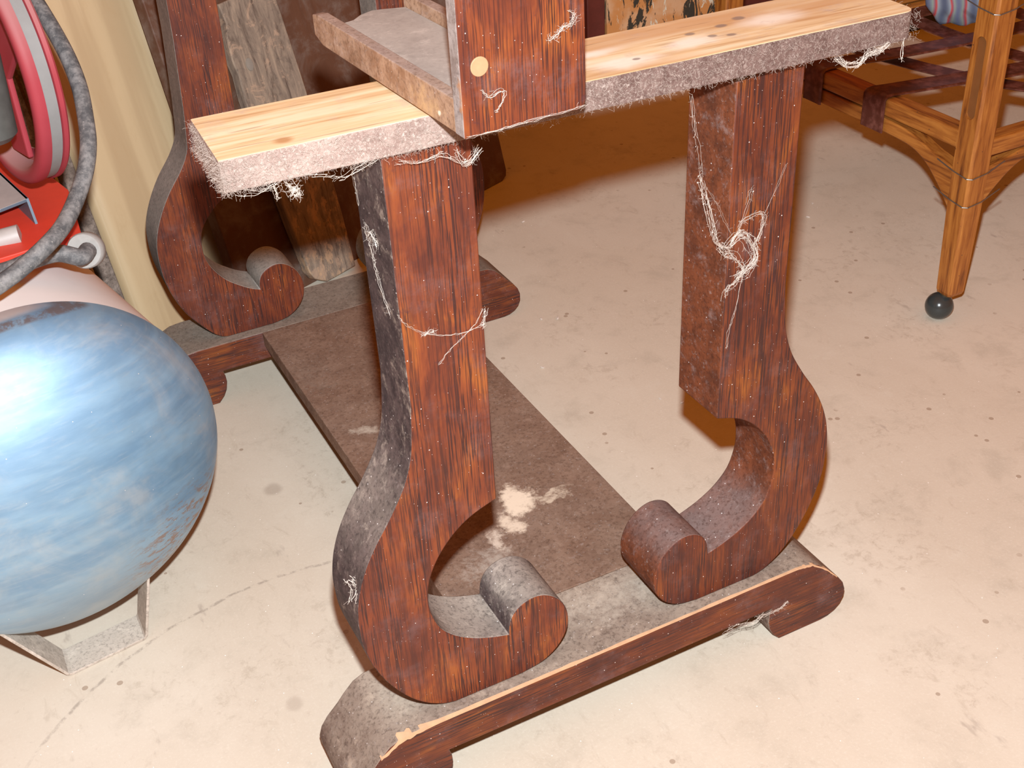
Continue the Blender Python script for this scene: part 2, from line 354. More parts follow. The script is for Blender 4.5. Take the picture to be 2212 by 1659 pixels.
def prism(poly, y0, y1, axis='Y', bm=None, capmat=0, sidemat=1):
    """poly = [(a,b)] ; axis Y -> (a,y,b) ; axis X -> (x,a,b) ; axis Z -> (a,b,z)"""
    bm = bm or bmesh.new()
    f3 = {'Y': lambda a, b, d: (a, d, b), 'X': lambda a, b, d: (d, a, b), 'Z': lambda a, b, d: (a, b, d)}[axis]
    A = [bm.verts.new(f3(a, b, y0)) for a, b in poly]; B = [bm.verts.new(f3(a, b, y1)) for a, b in poly]
    n = len(poly)
    f = bm.faces.new(A); f.material_index = capmat
    f = bm.faces.new(B[::-1]); f.material_index = capmat
    for i in range(n):
        j = (i + 1) % n; f = bm.faces.new((A[i], B[i], B[j], A[j])); f.material_index = sidemat
    return bm
def box(lo, hi, bm=None, topmat=None, mi=0):
    bm = bm or bmesh.new()
    vs = [bm.verts.new((x, y, z)) for z in (lo[2], hi[2]) for y in (lo[1], hi[1]) for x in (lo[0], hi[0])]
    for k, q in enumerate([(0, 2, 3, 1), (4, 5, 7, 6), (0, 1, 5, 4), (2, 6, 7, 3), (0, 4, 6, 2), (1, 3, 7, 5)]):
        f = bm.faces.new([vs[i] for i in q]); f.material_index = (topmat if (k == 1 and topmat is not None) else mi)
    return bm
def tube(pts, r, bm=None, n=8, closed=False, rad=None, cap=True):
    bm = bm or bmesh.new(); P = [Vector(p) for p in pts]; rings = []
    prev = None
    for i, p in enumerate(P):
        d = (P[min(i + 1, len(P) - 1)] - P[max(i - 1, 0)])
        if d.length < 1e-9: d = Vector((0, 0, 1))
        d.normalize()
        if prev is None:
            a = Vector((0, 0, 1)) if abs(d.z) < .9 else Vector((1, 0, 0)); s = d.cross(a).normalized()
        else:
            s = (prev - d * prev.dot(d))
            if s.length < 1e-6: s = d.orthogonal()
            s.normalize()
        prev = s; w = d.cross(s); rr = rad[i] if rad else r
        rings.append([bm.verts.new(p + (s * math.cos(2 * math.pi * k / n) + w * math.sin(2 * math.pi * k / n)) * rr) for k in range(n)])
    for a, b in zip(rings, rings[1:]):
        for k in range(n): bm.faces.new((a[k], a[(k + 1) % n], b[(k + 1) % n], b[k]))
    if cap and n > 2:
        bm.faces.new(rings[0][::-1]); bm.faces.new(rings[-1])
    return bm
def spline(pts, sub=6, closed=False):
    P = [Vector(p) for p in pts]; out = []; n = len(P)
    for i in range(n - 1):
        p0, p1, p2, p3 = P[max(i - 1, 0)], P[i], P[i + 1], P[min(i + 2, n - 1)]
        for k in range(sub):
            t = k / sub
            out.append(.5 * ((2 * p1) + (-p0 + p2) * t + (2 * p0 - 5 * p1 + 4 * p2 - p3) * t * t + (-p0 + 3 * p1 - 3 * p2 + p3) * t ** 3))
    out.append(P[-1]); return out
def lathe(prof, c, n, bm=None, seg=96, full=True, mats=None):
    """prof = [(offset along n, radius)] ; closed profile ring if first==last"""
    bm = bm or bmesh.new(); n = Vector(n).normalized(); c = Vector(c)
    u = n.orthogonal().normalized(); w = n.cross(u); rings = []
    for a, r in prof:
        if r < 1e-6: rings.append([bm.verts.new(c + n * a)])
        else: rings.append([bm.verts.new(c + n * a + (u * math.cos(2 * math.pi * k / seg) + w * math.sin(2 * math.pi * k / seg)) * r) for k in range(seg)])
    for i, (A, B) in enumerate(zip(rings, rings[1:])):
        for k in range(seg):
            j = (k + 1) % seg
            if len(A) == 1 and len(B) == 1: break
            if len(A) == 1: f = bm.faces.new((A[0], B[j], B[k]))
            elif len(B) == 1: f = bm.faces.new((A[k], A[j], B[0]))
            else: f = bm.faces.new((A[k], A[j], B[j], B[k]))
            if mats: f.material_index = mats[i]
    bmesh.ops.remove_doubles(bm, verts=bm.verts, dist=1e-6)
    return bm

# ------------------------------------------------------------------ floor and wall
o = link('floor', box((-3, -2.5, -.08), (5, 3.2, 0)), m_floor); o['kind'] = 'structure'
o = link('wall_back', box((-3, 2.0, 0), (5, 2.12, 2.6)), m_wall); o['kind'] = 'structure'

# ------------------------------------------------------------------ the table base
Wd, D, L, ZT, ZB, Aq, TH, HH = .602, .0915, .7468, .0903, .0485, .0139, .0621, .6222
TB = (.301, .42, 0)
table = thing('table_base', 'dark stained oak table base with four scrolled legs, foot rails and a long low shelf', 'table', TB)
outer = [(.1245, .6222), (.1250, .50), (.1255, .42), (.1225, .385), (.1188, .366), (.111, .345), (.0965, .320), (.083, .300), (.0715, .279), (.0633, .257), (.0592, .236), (.0585, .218), (.0605, .192), (.068, .165), (.0795, .140), (.0940, .118), (.109, .103), (.124, .0938), (.136, .0903)]
scroll = [(.2040, .0903), (.2255, .0945), (.2405, .104), (.2505, .118), (.2545, .1335), (.2528, .149), (.2455, .164), (.234, .1745), (.2215, .1785), (.209, .1760), (.1997, .1685), (.1948, .1575), (.1935, .1455)]
inner = [(.1935, .1455), (.178, .1505), (.161, .1578), (.144, .169), (.130, .185), (.1230, .205), (.1215, .222), (.1235, .239), (.1300, .256), (.140, .2715), (.154, .286), (.170, .296), (.191, .3035)]
b_outer = [(.150, .6222), (.1470, .50), (.1415, .41), (.1385, .38), (.135, .3604), (.1229, .3384), (.1044, .3146), (.0892, .2898), (.0777, .2636), (.0724, .2386), (.0721, .2083), (.0775, .1757), (.0897, .1437), (.1042, .1212), (.119, .1025), (.1304, .0930), (.139, .0903)]
b_inner = [(.1945, .1475), (.1819, .153), (.168, .162), (.152, .175), (.138, .194), (.1310, .212), (.1298, .2300), (.1325, .2480), (.140, .262), (.1500, .2735), (.164, .286), (.182, .296), (.203, .303)]
def leg_poly(o_, s_, i_, topx, topz2=None):
    up = [Vector((a, 0, b)) for a, b in o_]; P = [up[0], up[1]] + spline(up[2:], 4)
    P += spline([Vector((a, 0, b)) for a, b in s_], 4)
    P += spline([Vector((a, 0, b)) for a, b in i_], 4)[1:]
    P.append(Vector((topx, 0, topz2 or .6222)))
    return [(p.x, p.z) for p in P]
PF = leg_poly(outer, scroll, inner, .1915)
PFR = leg_poly(outer, scroll, inner, .1890, .6135)
sb = [(a + (.001 if a > .2 else 0), b) for a, b in scroll[:-1]] + [(.1945, .1475)]
PB = leg_poly(b_outer, sb, b_inner, .2080)
mir = lambda P, w: [(w - a, b) for a, b in P]
def leg(poly, y0, y1, mats, lab=None):
    o = link('leg', prism(poly, y0, y1), mats, table, smooth=.6, bevel=.0012)
    if lab: o['label'] = lab
    return o
leg(PF, Aq, Aq + TH, [m_veneer, m_side])
leg(mir(PFR, .6025), Aq, Aq + TH, [m_veneer2, m_side_r])
YB = L + D - Aq - TH
leg(PB, YB, YB + TH, [m_veneer3, m_side_b], 'leg with smooth grey dust along its curved edge')
leg(mir(PB, .612), YB, YB + TH, [m_veneer3, m_side_b])
# foot rails, with the block foot of each end shaped in one profile
end = [(.1195, ZB), (.1218, .040), (.1222, .030), (.1200, .020), (.1150, .010), (.1065, 0), (.052, 0), (.043, .0015), (.034, .006), (.0275, .013), (.0238, .0225), (.0236, .032), (.0270, .042), (.034, .052), (.046, .064), (.0535, .073), (.0640, .0835), (.075, .0885), (.092, ZT)]
def rail_poly(w):
    # end runs: underside of the left foot -> floor -> nose -> top, then mirrored for the right
    return end + [(w - a, b) for a, b in end[::-1]]
fr = link('foot_rail', prism(rail_poly(Wd), 0, D), [m_veneer_x, m_rail_top], table, smooth=.5, bevel=.0012)
bk = link('foot_rail', prism(rail_poly(.604), L, L + D), [m_veneer_x, m_rail_top_b], table, smooth=.5, bevel=.0012)
# worn bare edge along the front top of the front rail
bm = bmesh.new()
pts = [(.055, .0745), (.075, .0885), (.10, ZT), (.20, ZT), (.30, ZT), (.42, ZT), (.51, ZT), (.53, .0875), (.549, .073), (.565, .055)]
wid = [.003, .010, .0042, .0028, .0022, .0020, .0022, .0035, .0035, .0015]
for (a, b), (c, d), w1, w2 in zip(pts, pts[1:], wid, wid[1:]):
    sub = 8
    for k in range(sub):
        t0, t1 = k / sub, (k + 1) / sub
        x0, z0, x1, z1 = a + (c - a) * t0, b + (d - b) * t0, a + (c - a) * t1, b + (d - b) * t1
        random.seed(int(x0 * 1e4)); j0 = .7 + .6 * random.random(); random.seed(int(x1 * 1e4)); j1 = .7 + .6 * random.random()
        wa, wb = (w1 + (w2 - w1) * t0) * j0, (w1 + (w2 - w1) * t1) * j1
        V = [bm.verts.new(q) for q in [(x0, -.0004, z0 - wa * .55), (x1, -.0004, z1 - wb * .55), (x1, -.0003, z1 + .0004), (x0, -.0003, z0 + .0004), (x0, wa, z0 + .0004), (x1, wb, z1 + .0004)]]
        bm.faces.new(V[:4]); bm.faces.new((V[3], V[2], V[5], V[4]))
e = link('worn_edge', bm, m_bare, table); e['label'] = 'bare pale wood along the worn front edge'
e.parent = fr
random.seed(7)
# shelf between the rails
s0 = .1825
sh = link('shelf', box((s0, D, ZT - .021), (Wd - s0, L, ZT + .0002)), m_shelf, table, bevel=.0012)
# battens across the leg tops; the front one lost its top board
def batten(y0, mats, front=True):
    ex = Vector((1, -.0488, .0063)).normalized() if front else Vector((1, 0, 0)); ez = Vector((0, 0, 1)); ey = ez.cross(ex).normalized(); ez = ex.cross(ey)
    org = Vector((.018, y0, HH + .0001 if front else HH))
    n = 6; Lb, Wb, T = .5435, .0842, .0222
    poly = [(0, 0), (0, Wb), (Lb, Wb)] + [(Lb - .012 * (1 - math.cos(a)), .012 * (1 - math.sin(a))) for a in [math.pi / 2 * k / n for k in range(n + 1)]]
    poly = [(0, 0)] + [(Lb - .012 + .012 * math.sin(a), .012 - .012 * math.cos(a)) for a in [math.pi / 2 * k / n for k in range(n + 1)]] + [(Lb, Wb), (0, Wb)]
    bm = prism(poly, 0, T, 'Z', capmat=0, sidemat=1)
    Mx = Matrix(((ex.x, ey.x, ez.x, org.x), (ex.y, ey.y, ez.y, org.y), (ex.z, ey.z, ez.z, org.z), (0, 0, 0, 1)))
    # kept in local axes so the pine grain follows the board
    o = link('top_batten', bm, mats, table, mat_world=Mx, bevel=.001)
    o.matrix_local = Matrix.Translation(-Vector(TB)) @ Mx
    return o, Mx
bt, BM = batten(.0133, [m_pine, m_felt]); bt['label'] = 'top batten of bare pine with dust felted edges'
bt2, _ = batten(L + .003, [m_pine, m_felt], front=False)
BIL = BM.inverted()
def felt_fibres():
    bm = bmesh.new(); rnd = random.Random(3)
    def strand(p, d, ln, r=.00007, wob=.8):
        P = [Vector(p)]; d = Vector(d)
        for k in range(4):
            d = (d + Vector((rnd.uniform(-wob, wob), rnd.uniform(-wob, wob), rnd.uniform(-wob, wob)))).normalized(); q = P[-1] + d * ln / 4; q.z = min(q.z, .0221); P.append(q)
        tube(P, r, bm, n=3, cap=False)
    for k in range(3600):   # front edge
        x = rnd.random() ** 1.9 * .545; z = rnd.uniform(0, .0215)
        strand((x, -.0004, z), (rnd.uniform(-1, 1), -.12, rnd.uniform(-1, 1)), rnd.uniform(.002, .007))
    for k in range(1200):    # left end
        strand((-.0004, rnd.uniform(0, .084), rnd.uniform(0, .0215)), (-.15, rnd.uniform(-1, 1), rnd.uniform(-1, 1)), rnd.uniform(.002, .007))
    for k in range(420):    # hanging below the front edge
        x = rnd.random() ** 1.3 * .545
        strand((x, -.0002, .0005), (rnd.uniform(-1, 1), -.2, rnd.uniform(-1, .2)), rnd.uniform(.002, .005))
    for k in range(120):
        strand((-.0002, rnd.uniform(0, .084), .0005), (-.3, rnd.uniform(-1, 1), rnd.uniform(-1, .2)), rnd.uniform(.002, .005))
    for k in range(60):
        strand((.5438, rnd.uniform(0.0, .03), rnd.uniform(0, .021)), (.6, rnd.uniform(-1, 1), rnd.uniform(-1, 1)), rnd.uniform(.003, .008))
    return bm
fb = link('dust_fuzz', felt_fibres(), m_webdark, bt, mat_world=Matrix.Identity(4)); fb['kind'] = 'stuff'; fb['label'] = 'pale matted dust fibres on the batten edges'

# ------------------------------------------------------------------ cobwebs (each hangs on its own)
def webobj(name, bm, label, mat=m_web):
    o = link(name, bm, mat); tag(o, label, 'cobweb')
    c = sum((v.co for v in o.data.vertices), Vector()) / len(o.data.vertices)
    return origin_to(o, c)
def wisps(bm, path, n, spread, r, rnd, y=None):
    """loose crinkled threads following a path, with small stray hairs and clots"""
    for k in range(n):
        o_ = Vector((rnd.gauss(0, spread), rnd.gauss(0, spread * .3), rnd.gauss(0, spread)))
        P = []
        for p in path:
            q = Vector(p) + o_ + Vector((rnd.gauss(0, spread * .8), rnd.uniform(-.5, .2) * spread, rnd.gauss(0, spread * .8)))
            P.append(q)
        P = spline(P, 6)
        if k % 3 == 2:      # broken thread
            a = rnd.randrange(0, max(1, len(P) // 2)); P = P[a:a + max(4, len(P) // 2)]
        P = [q + Vector((rnd.gauss(0, .00035), rnd.gauss(0, .0002), rnd.gauss(0, .00035))) for q in P]
        if y is not None:
            for q in P: q.y = min(q.y, y)
        tube(P, r * rnd.uniform(.35, .8), bm, n=3, cap=False)
        for h in range(max(1, len(P) // 3) if spread > .0007 else 1):   # stray hairs
            q = rnd.choice(P); d = Vector((rnd.gauss(0, 1), rnd.uniform(-.4, 0), rnd.gauss(0, 1))).normalized(); L_ = rnd.uniform(.001, .005)
            Q = [q + d * L_ * t_ + Vector((rnd.gauss(0, .0004), 0, rnd.gauss(0, .0004))) for t_ in (0, .35, .7, 1)]
            tube(Q, r * .35, bm, n=3, cap=False)
        if spread > .0009 and k % 2:
            q = rnd.choice(P); c0 = len(bm.verts)
            tube([q - Vector((.0006, 0, .0004)), q, q + Vector((.0007, 0, .0005))], 0, bm, n=5, rad=[.0001, .00055, .0001])
rw = random.Random(11)
yf = Aq - .0009
def FY(l, y=yf): return [Vector((a, y, b)) for a, b in l]
bm = bmesh.new()
wisps(bm, FY([(.372, .612), (.376, .585), (.381, .566), (.383, .545)], yf), 3, .0008, .00020, rw, yf)
wisps(bm, FY([(.383, .545), (.386, .530), (.389, .521), (.397, .495), (.402, .482), (.414, .474)]), 9, .0012, .00024, rw, yf)
wisps(bm, FY([(.414, .476), (.423, .484), (.430, .482), (.436, .472), (.443, .460), (.438, .452), (.430, .446), (.424, .445)]), 14, .0018, .00026, rw, yf)
wisps(bm, FY([(.402, .480), (.410, .471), (.418, .464), (.426, .456), (.430, .448)]), 9, .0016, .00024, rw, yf)
wisps(bm, FY([(.422, .484), (.424, .494), (.434, .498), (.444, .498), (.448, .491), (.444, .478), (.440, .470)]), 6, .0009, .00022, rw, yf)
wisps(bm, FY([(.428, .446), (.420, .438), (.413, .436), (.412, .428)]), 7, .0010, .00022, rw, yf)
wisps(bm, FY([(.430, .448), (.427, .430), (.423, .410), (.418, .392), (.417, .377)]), 2, .0006, .00016, rw, yf)
wisps(bm, FY([(.448, .496), (.460, .520), (.466, .535)]), 2, .0006, .00010, rw, yf)
wisps(bm, FY([(.383, .545), (.398, .520), (.408, .500), (.416, .486)]), 2, .0010, .00014, rw, yf)
wisps(bm, FY([(.424, .494), (.430, .510), (.432, .522)]), 3, .0010, .00014, rw, yf)
webobj('cobweb', bm, 'tangled pale cobweb stuck across the upright of the front right leg')
bm = bmesh.new()
wisps(bm, FY([(.1235, .501), (.129, .491), (.142, .480), (.157, .473), (.175, .470), (.1915, .472)]), 2, .0002, .00022, rw, yf)
wisps(bm, FY([(.151, .450), (.161, .459), (.171, .466), (.184, .476), (.190, .486)]), 2, .0004, .00016, rw, yf)
wisps(bm, FY([(.188, .470), (.1915, .476), (.1925, .484)]), 6, .0010, .0002, rw, yf)
wisps(bm, FY([(.142, .478), (.146, .480), (.150, .478)]), 6, .0010, .0002, rw, yf)
webobj('cobweb', bm, 'single cobweb thread sagging across the front left leg')
bm = bmesh.new()
def BL(x, y, z): return BM @ Vector((x, y, z))
wisps(bm, [BL(.052, -.001, 0), BL(.064, -.003, -.003), BL(.075, -.003, -.006), BL(.085, -.003, -.003), BL(.10, -.001, .001)], 4, .0012, .00022, rw)
wisps(bm, [BL(.040, -.002, -.001), BL(.043, -.003, -.005), BL(.047, -.003, -.008), BL(.043, -.003, -.010)], 12, .0018, .00024, rw)
wisps(bm, [BL(.031, -.002, 0), BL(.032, -.003, -.005), BL(.0325, -.003, -.009)], 7, .0007, .00022, rw)
wisps(bm, [BL(.010, -.001, -.001), BL(.022, -.003, -.003), BL(.036, -.001, -.001)], 5, .0012, .0002, rw)
webobj('cobweb', bm, 'dangling dust clump under the left front edge of the pine batten')
bm = bmesh.new()
wisps(bm, [Vector((.135, .008, .620)), Vector((.150, .007, .614)), Vector((.166, .007, .617)), Vector((.182, .006, .606)), Vector((.193, .005, .614))], 6, .0018, .00022, rw)
wisps(bm, [Vector((.176, .006, .618)), Vector((.183, .005, .606)), Vector((.194, .004, .616))], 7, .0010, .00022, rw)
webobj('cobweb', bm, 'ragged cobweb strands at the top of the front left leg')
bm = bmesh.new()
wisps(bm, [BL(.468, -.001, .0), BL(.476, -.004, -.007), BL(.487, -.004, -.008), BL(.497, -.003, -.002), BL(.515, -.001, 0)], 12, .0011, .00024, rw)
wisps(bm, [BL(.497, -.003, -.002), BL(.507, -.003, -.003), BL(.518, -.001, .001)], 9, .0012, .00022, rw)
wisps(bm, [BL(.530, -.002, .002), BL(.530, -.003, -.008), BL(.531, -.003, -.014)], 3, .0004, .00025, rw)
webobj('cobweb', bm, 'looped white cobweb under the right end of the pine batten')
bm = bmesh.new()
wisps(bm, [Vector((.470, -.002, .049)), Vector((.455, -.004, .047)), Vector((.440, -.003, .050)), Vector((.425, -.002, .048))], 8, .0015, .00022, rw)
wisps(bm, [Vector((.500, -.002, .053)), Vector((.492, -.003, .049)), Vector((.478, -.003, .048)), Vector((.462, -.003, .051))], 5, .0008, .00026, rw)
webobj('cobweb', bm, 'frayed fibres under the lower edge of the front foot rail')
bm = bmesh.new()
xs = .1245 - .0006
wisps(bm, [Vector((xs, .060, .555)), Vector((xs, .052, .545)), Vector((xs, .050, .532)), Vector((xs, .044, .515)), Vector((xs, .028, .495))], 4, .0009, .0002, rw)
wisps(bm, [Vector((xs, .052, .548)), Vector((xs - .001, .046, .553)), Vector((xs, .040, .545))], 9, .0013, .00026, rw)
wisps(bm, [Vector((xs, .075, .600)), Vector((xs, .074, .58)), Vector((xs, .071, .565))], 4, .0007, .0002, rw)
webobj('cobweb', bm, 'cobweb flecks on the grey side of the front left leg')
bm = bmesh.new()
wisps(bm, [Vector((.061, .030, .262)), Vector((.063, .022, .258)), Vector((.0595, .016, .250))], 14, .0022, .00028, rw)
o = webobj('cobweb', bm, 'small white web tuft on the outer curve of the front left leg')

# ------------------------------------------------------------------ small drawer lying across the batten
DO = Vector((.1592, -.049, .6476)); dx = Vector((.9990, .044, 0)).normalized(); dyv = Vector((-.052, .9986, 0)).normalized()
MD = Matrix(((dx.x, dyv.x, 0, DO.x), (dx.y, dyv.y, 0, DO.y), (0, 0, 1, DO.z), (0, 0, 0, 1)))
m_dfloor = dusty('dusty_drawer_bottom', a=(.24, .20, .18), b=(.40, .35, .31), top=(.50, .45, .40), white=.2, nscale=14, seed=4, fleck=.15)
m_drail = dusty('scuffed_drawer_side', a=(.30, .17, .10), b=(.46, .30, .20), top=(.36, .28, .25), white=.3, seed=6,
                spots=[((0, .05, .009), (1, .5, 1), .005, .018, (.62, .40, .20), .7), ((0, .03, .006), (1, 1, 1), .002, .005, (.9, .8, .65), .9)])
m_dedge = dusty('chipped_panel_edge', a=(.24, .19, .17), b=(.38, .33, .31), top=(.5, .46, .44), white=.3, seed=5, spots=[((0, .006, .025), (1, 1, .4), .002, .006, (.50, .22, .08), .7)])
dr = thing('drawer', 'narrow oak fronted drawer lying across the bare pine batten', 'drawer', None, mat=MD)
def dpart(name, bm, mats, **k):
    o = link(name, bm, mats, dr, mat_world=Matrix.Identity(4), **k); o.matrix_local = Matrix.Identity(4); return o
FWd, FT = .0905, .0125
fp = dpart('front_panel', prism([(0, 0), (FWd - .006, 0), (FWd - .0018, .0018), (FWd, .006), (FWd, .125), (0, .125)], 0, FT), [m_veneer_panel, m_dedge], bevel=.0008)
bm = lathe([(0, .0062), (.0006, .0062), (.0008, .0058), (.0008, 0)], (.0135, 0, .044), (0, -1, 0), seg=24)
o = dpart('wood_plug', bm, flat('pale_wood_plug', (.42, .25, .13), .6, var=.2, scale=200)); o.parent = fp; o['label'] = 'pale round wooden plug'
def side_rail(x0, x1, nm='side_rail'):
    P = [(FT, 0), (.232, 0), (.2465, .005), (.2465, .0205), (.236, .0225), (FT, .0225)]
    bm = prism(P, x0, x1, 'X', capmat=0, sidemat=0)
    return dpart(nm, bm, m_drail, bevel=.0008)
side_rail(.0005, .0100); side_rail(.0775, .0870)
bm = box((.0100, FT, .0020), (.0165, .236, .0165)); dpart('runner', bm, m_drail, bevel=.0008)
# drawer bottom with a broken far edge
far = [(.0165, .2380), (.022, .236), (.030, .238), (.040, .247), (.052, .252), (.060, .250), (.070, .246), (.0775, .243)]
dpart('bottom_panel', prism([(.0165, FT)] + far + [(.0775, FT)], .0030, .0125, 'Z', capmat=0, sidemat=0), m_dfloor, bevel=.0005)

def panel_web(path, n, sp, label):
    bm = bmesh.new(); wisps(bm, [Vector((x, -.0505 + (x - .159) * .044, z)) for x, z in path], n, sp, .0002, rw)
    webobj('cobweb', bm, label)
panel_web([(.172, .677), (.178, .671), (.184, .673), (.189, .672), (.185, .664), (.182, .660)], 4, .0006, 'little white web squiggle low on the drawer front, beside the wooden plug')
panel_web([(.236, .714), (.241, .710), (.238, .705), (.233, .704), (.226, .699), (.221, .698)], 6, .0009, 'pale web scribble high on the right side of the drawer front')
panel_web([(.160, .649), (.180, .6485), (.205, .6485), (.235, .649), (.249, .650)], 5, .0006, 'white dusty web lint along the bottom edge of the drawer front')

# ------------------------------------------------------------------ boards leaning behind the table
E1 = Vector((.92, .39, 0)).normalized(); NB = Vector((-E1.y, E1.x, 0)); LEAN = .22
EU = (NB * math.sin(LEAN) + Vector((0, 0, math.cos(LEAN)))).normalized(); EN = E1.cross(EU) * -1   # EN points back, into the wall side
P0 = Vector((.43, 1.05, 0))
def lean_mat(off):
    o_ = P0 + NB * off; b = EU.cross(E1).normalized()
    return Matrix(((E1.x, b.x, EU.x, o_.x), (E1.y, b.y, EU.y, o_.y), (E1.z, b.z, EU.z, o_.z), (0, 0, 0, 1)))
# local: x along E1, z up the board, y = back
def leaning(name, poly, off, th, mats, label, cat, bevel=.002, **k):
    o = link(name, prism(poly, 0, th, capmat=0, sidemat=k.pop('side', 0)), mats, mat_world=lean_mat(off), bevel=bevel, smooth=.6)
    return tag(o, label, cat, **k)
leaning('tabletop', [(-.236, .0), (.375, .0), (.388, .006), (.392, .016), (.392, .95), (-.236, .95)], 0, .024, m_ttop, 'dull dark brown tabletop leaning on edge behind the table base', 'tabletop')
kp = leaning('plank', [(-.120, .034), (-.113, .020), (-.092, .006), (-.028, .007), (-.0245, .10), (-.0245, .30), (-.030, .44), (-.034, .462), (-.060, .458), (-.110, .461), (-.134, .459), (-.130, .43), (-.137, .41), (-.140, .38), (-.1365, .355), (-.139, .32), (-.136, .25), (-.128, .12)], -.026, .02, m_plank, 'short weathered grey brown plank with a knot, leaning on the tabletop', 'plank')
bm = lathe([(0, .010), (.0012, .0095), (.0016, 0)], (-.113, 0, .366), (0, -1, 0), seg=20)
for v_ in bm.verts: v_.co.x = -.113 + (v_.co.x + .113) * .6
kn = link('knot', bm, m_knot, kp, mat_world=Matrix.Identity(4)); kn.matrix_local = Matrix.Identity(4)
r = .020
pp = [(.30, .045), (-.36, .045)] + [(-.36 - .0225 * math.sin(a), .0225 + .0225 * math.cos(a)) for a in [math.pi * k / 12 for k in range(1, 12)]] + [(-.36, 0), (.30, 0)]
bm = prism(pp, 0.002, .95, 'Z', capmat=0, sidemat=0)
o = link('counter_slab', bm, m_lam, mat_world=lean_mat(.062), smooth=.7); tag(o, 'pale maple look laminate counter slab with a rounded edge, standing on end', 'countertop')
for k, (x0, x1, off, h, lb) in enumerate([(-.407, -.3855, .070, .93, 'grey brown wooden strip right against the rounded edge of the pale counter'), (-.440, -.412, .085, .90, 'wider weathered wooden strip, second out from the pale counter')]):
    leaning('wooden_strip', [(x0, 0), (x1, 0), (x1, h), (x0, h)], off, .02, m_strip, lb, 'board', group='wooden strips beside the counter slab')

# ------------------------------------------------------------------ far background
o = link('painted_board', box((1.305, 1.70, 0), (1.665, 1.72, 1.1)), m_paint, bevel=.002); tag(o, 'old board with flaking black and cream paint standing behind the pine batten', 'board'); origin_to(o, (1.48, 1.71, 0))
o = link('post', box((1.255, 1.705, 0), (1.302, 1.745, 1.3)), m_maroon, bevel=.002); tag(o, 'thin dark maroon post at the left of the flaking painted board', 'post'); origin_to(o, (1.28, 1.72, 0))
o = link('board', box((1.668, 1.72, 0), (1.98, 1.745, 1.2)), m_maroon, bevel=.002); tag(o, 'dark red board at the right of the flaking painted board', 'board'); origin_to(o, (1.82, 1.73, 0))
o = link('filler', box((1.80, 1.42, 0), (2.25, 1.66, .20)), m_filler, bevel=.004); tag(o, 'black crate standing in for a dark gap behind the strapped chair frame', 'filler'); origin_to(o, (2.02, 1.54, 0))  # near-black box added to give the dark gap behind the chair

# ------------------------------------------------------------------ air compressor
tc = Vector((-.134, .364, .229)); ph = -1.369; RT = .177
tn = Vector((math.cos(ph), math.sin(ph), 0)); tu = Vector((-tn.y, tn.x, 0)); zz = Vector((0, 0, 1))
comp = thing('air_compressor', 'blue air compressor with a dusty tank and red belt wheel beside the table base', 'compressor', (tc.x, tc.y + .3, 0))
nd = 20
bm = lathe([(-.006, RT - .0004), (0, RT)] + [(RT * .5 * math.sin(a), RT * math.cos(a)) for a in [math.pi / 2 * k / nd for k in range(1, nd)]] + [(RT * .5, 0)], tc, tn, seg=128)
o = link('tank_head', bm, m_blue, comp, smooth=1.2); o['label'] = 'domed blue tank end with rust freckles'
# keep the head's texture space at its own centre
o.data.transform(Matrix.Translation(Vector((tc.x, tc.y + .3, 0)) - tc)); o.location = tc - Vector((tc.x, tc.y + .3, 0))
bm = lathe([(-.004, RT - .0016), (-.70, RT - .0016)] + [(-.70 - RT * .5 * math.sin(a), (RT - .0016) * math.cos(a)) for a in [math.pi / 2 * k / 8 for k in range(1, 8)]] + [(-.70 - RT * .5, 0)], tc, tn, seg=96)
link('tank_body', bm, m_tankbody, comp, smooth=1.2)
# tank foot: a bent flat strap
def strap_xz(pts, y0, y1, th, slope):
    bm = bmesh.new(); P = [Vector((a, 0, b)) for a, b in pts]; rows = []
    for i, p in enumerate(P):
        d = (P[min(i + 1, len(P) - 1)] - P[max(i - 1, 0)]).normalized(); nn = Vector((-d.z, 0, d.x))
        row = []
        for q in (p, p + nn * th):
            for y in (y0, y1): row.append(bm.verts.new((q.x, y + slope * q.x, q.z)))
        rows.append(row)
    for a, b in zip(rows, rows[1:]):
        bm.faces.new((a[0], b[0], b[1], a[1])); bm.faces.new((a[2], a[3], b[3], b[2])); bm.faces.new((a[0], a[2], b[2], b[0])); bm.faces.new((a[1], b[1], b[3], a[3]))
    for r_ in (rows[0], rows[-1]): bm.faces.new((r_[0], r_[1], r_[3], r_[2]))
    return bm
fpts = [(-.2235, .092), (-.2085, .063), (-.178, .004), (-.172, .0005), (-.093, .0005), (-.0885, .005), (-.077, .050), (-.0685, .085)]
m_foot = dusty('dusty_foot_strap', a=(.42, .36, .30), b=(.54, .47, .40), top=(.58, .51, .43), white=.2, nscale=60)
link('tank_foot', strap_xz(fpts, .352, .392, .003, .16), m_foot, comp, bevel=.0005)
link('tank_foot', strap_xz(fpts, .352 + .52, .392 + .52, .003, .16).copy() if False else strap_xz([(a - .108, b) for a, b in fpts], .352 + .54, .392 + .54, .003, .16), m_foot, comp, bevel=.0005)
# deck plate over the tank
def loc2(a, s, z): return tc + tn * (-a) + tu * s + Vector((0, 0, z - tc.z))
deck = [loc2(.085, .118, 0), loc2(.20, .150, 0), loc2(.60, .150, 0), loc2(.60, -.16, 0), loc2(.10, -.16, 0)]
bm = prism([(p.x, p.y) for p in deck], .409, .417, 'Z'); link('deck_plate', bm, [m_reddeck, m_reddeck], comp, bevel=.001)
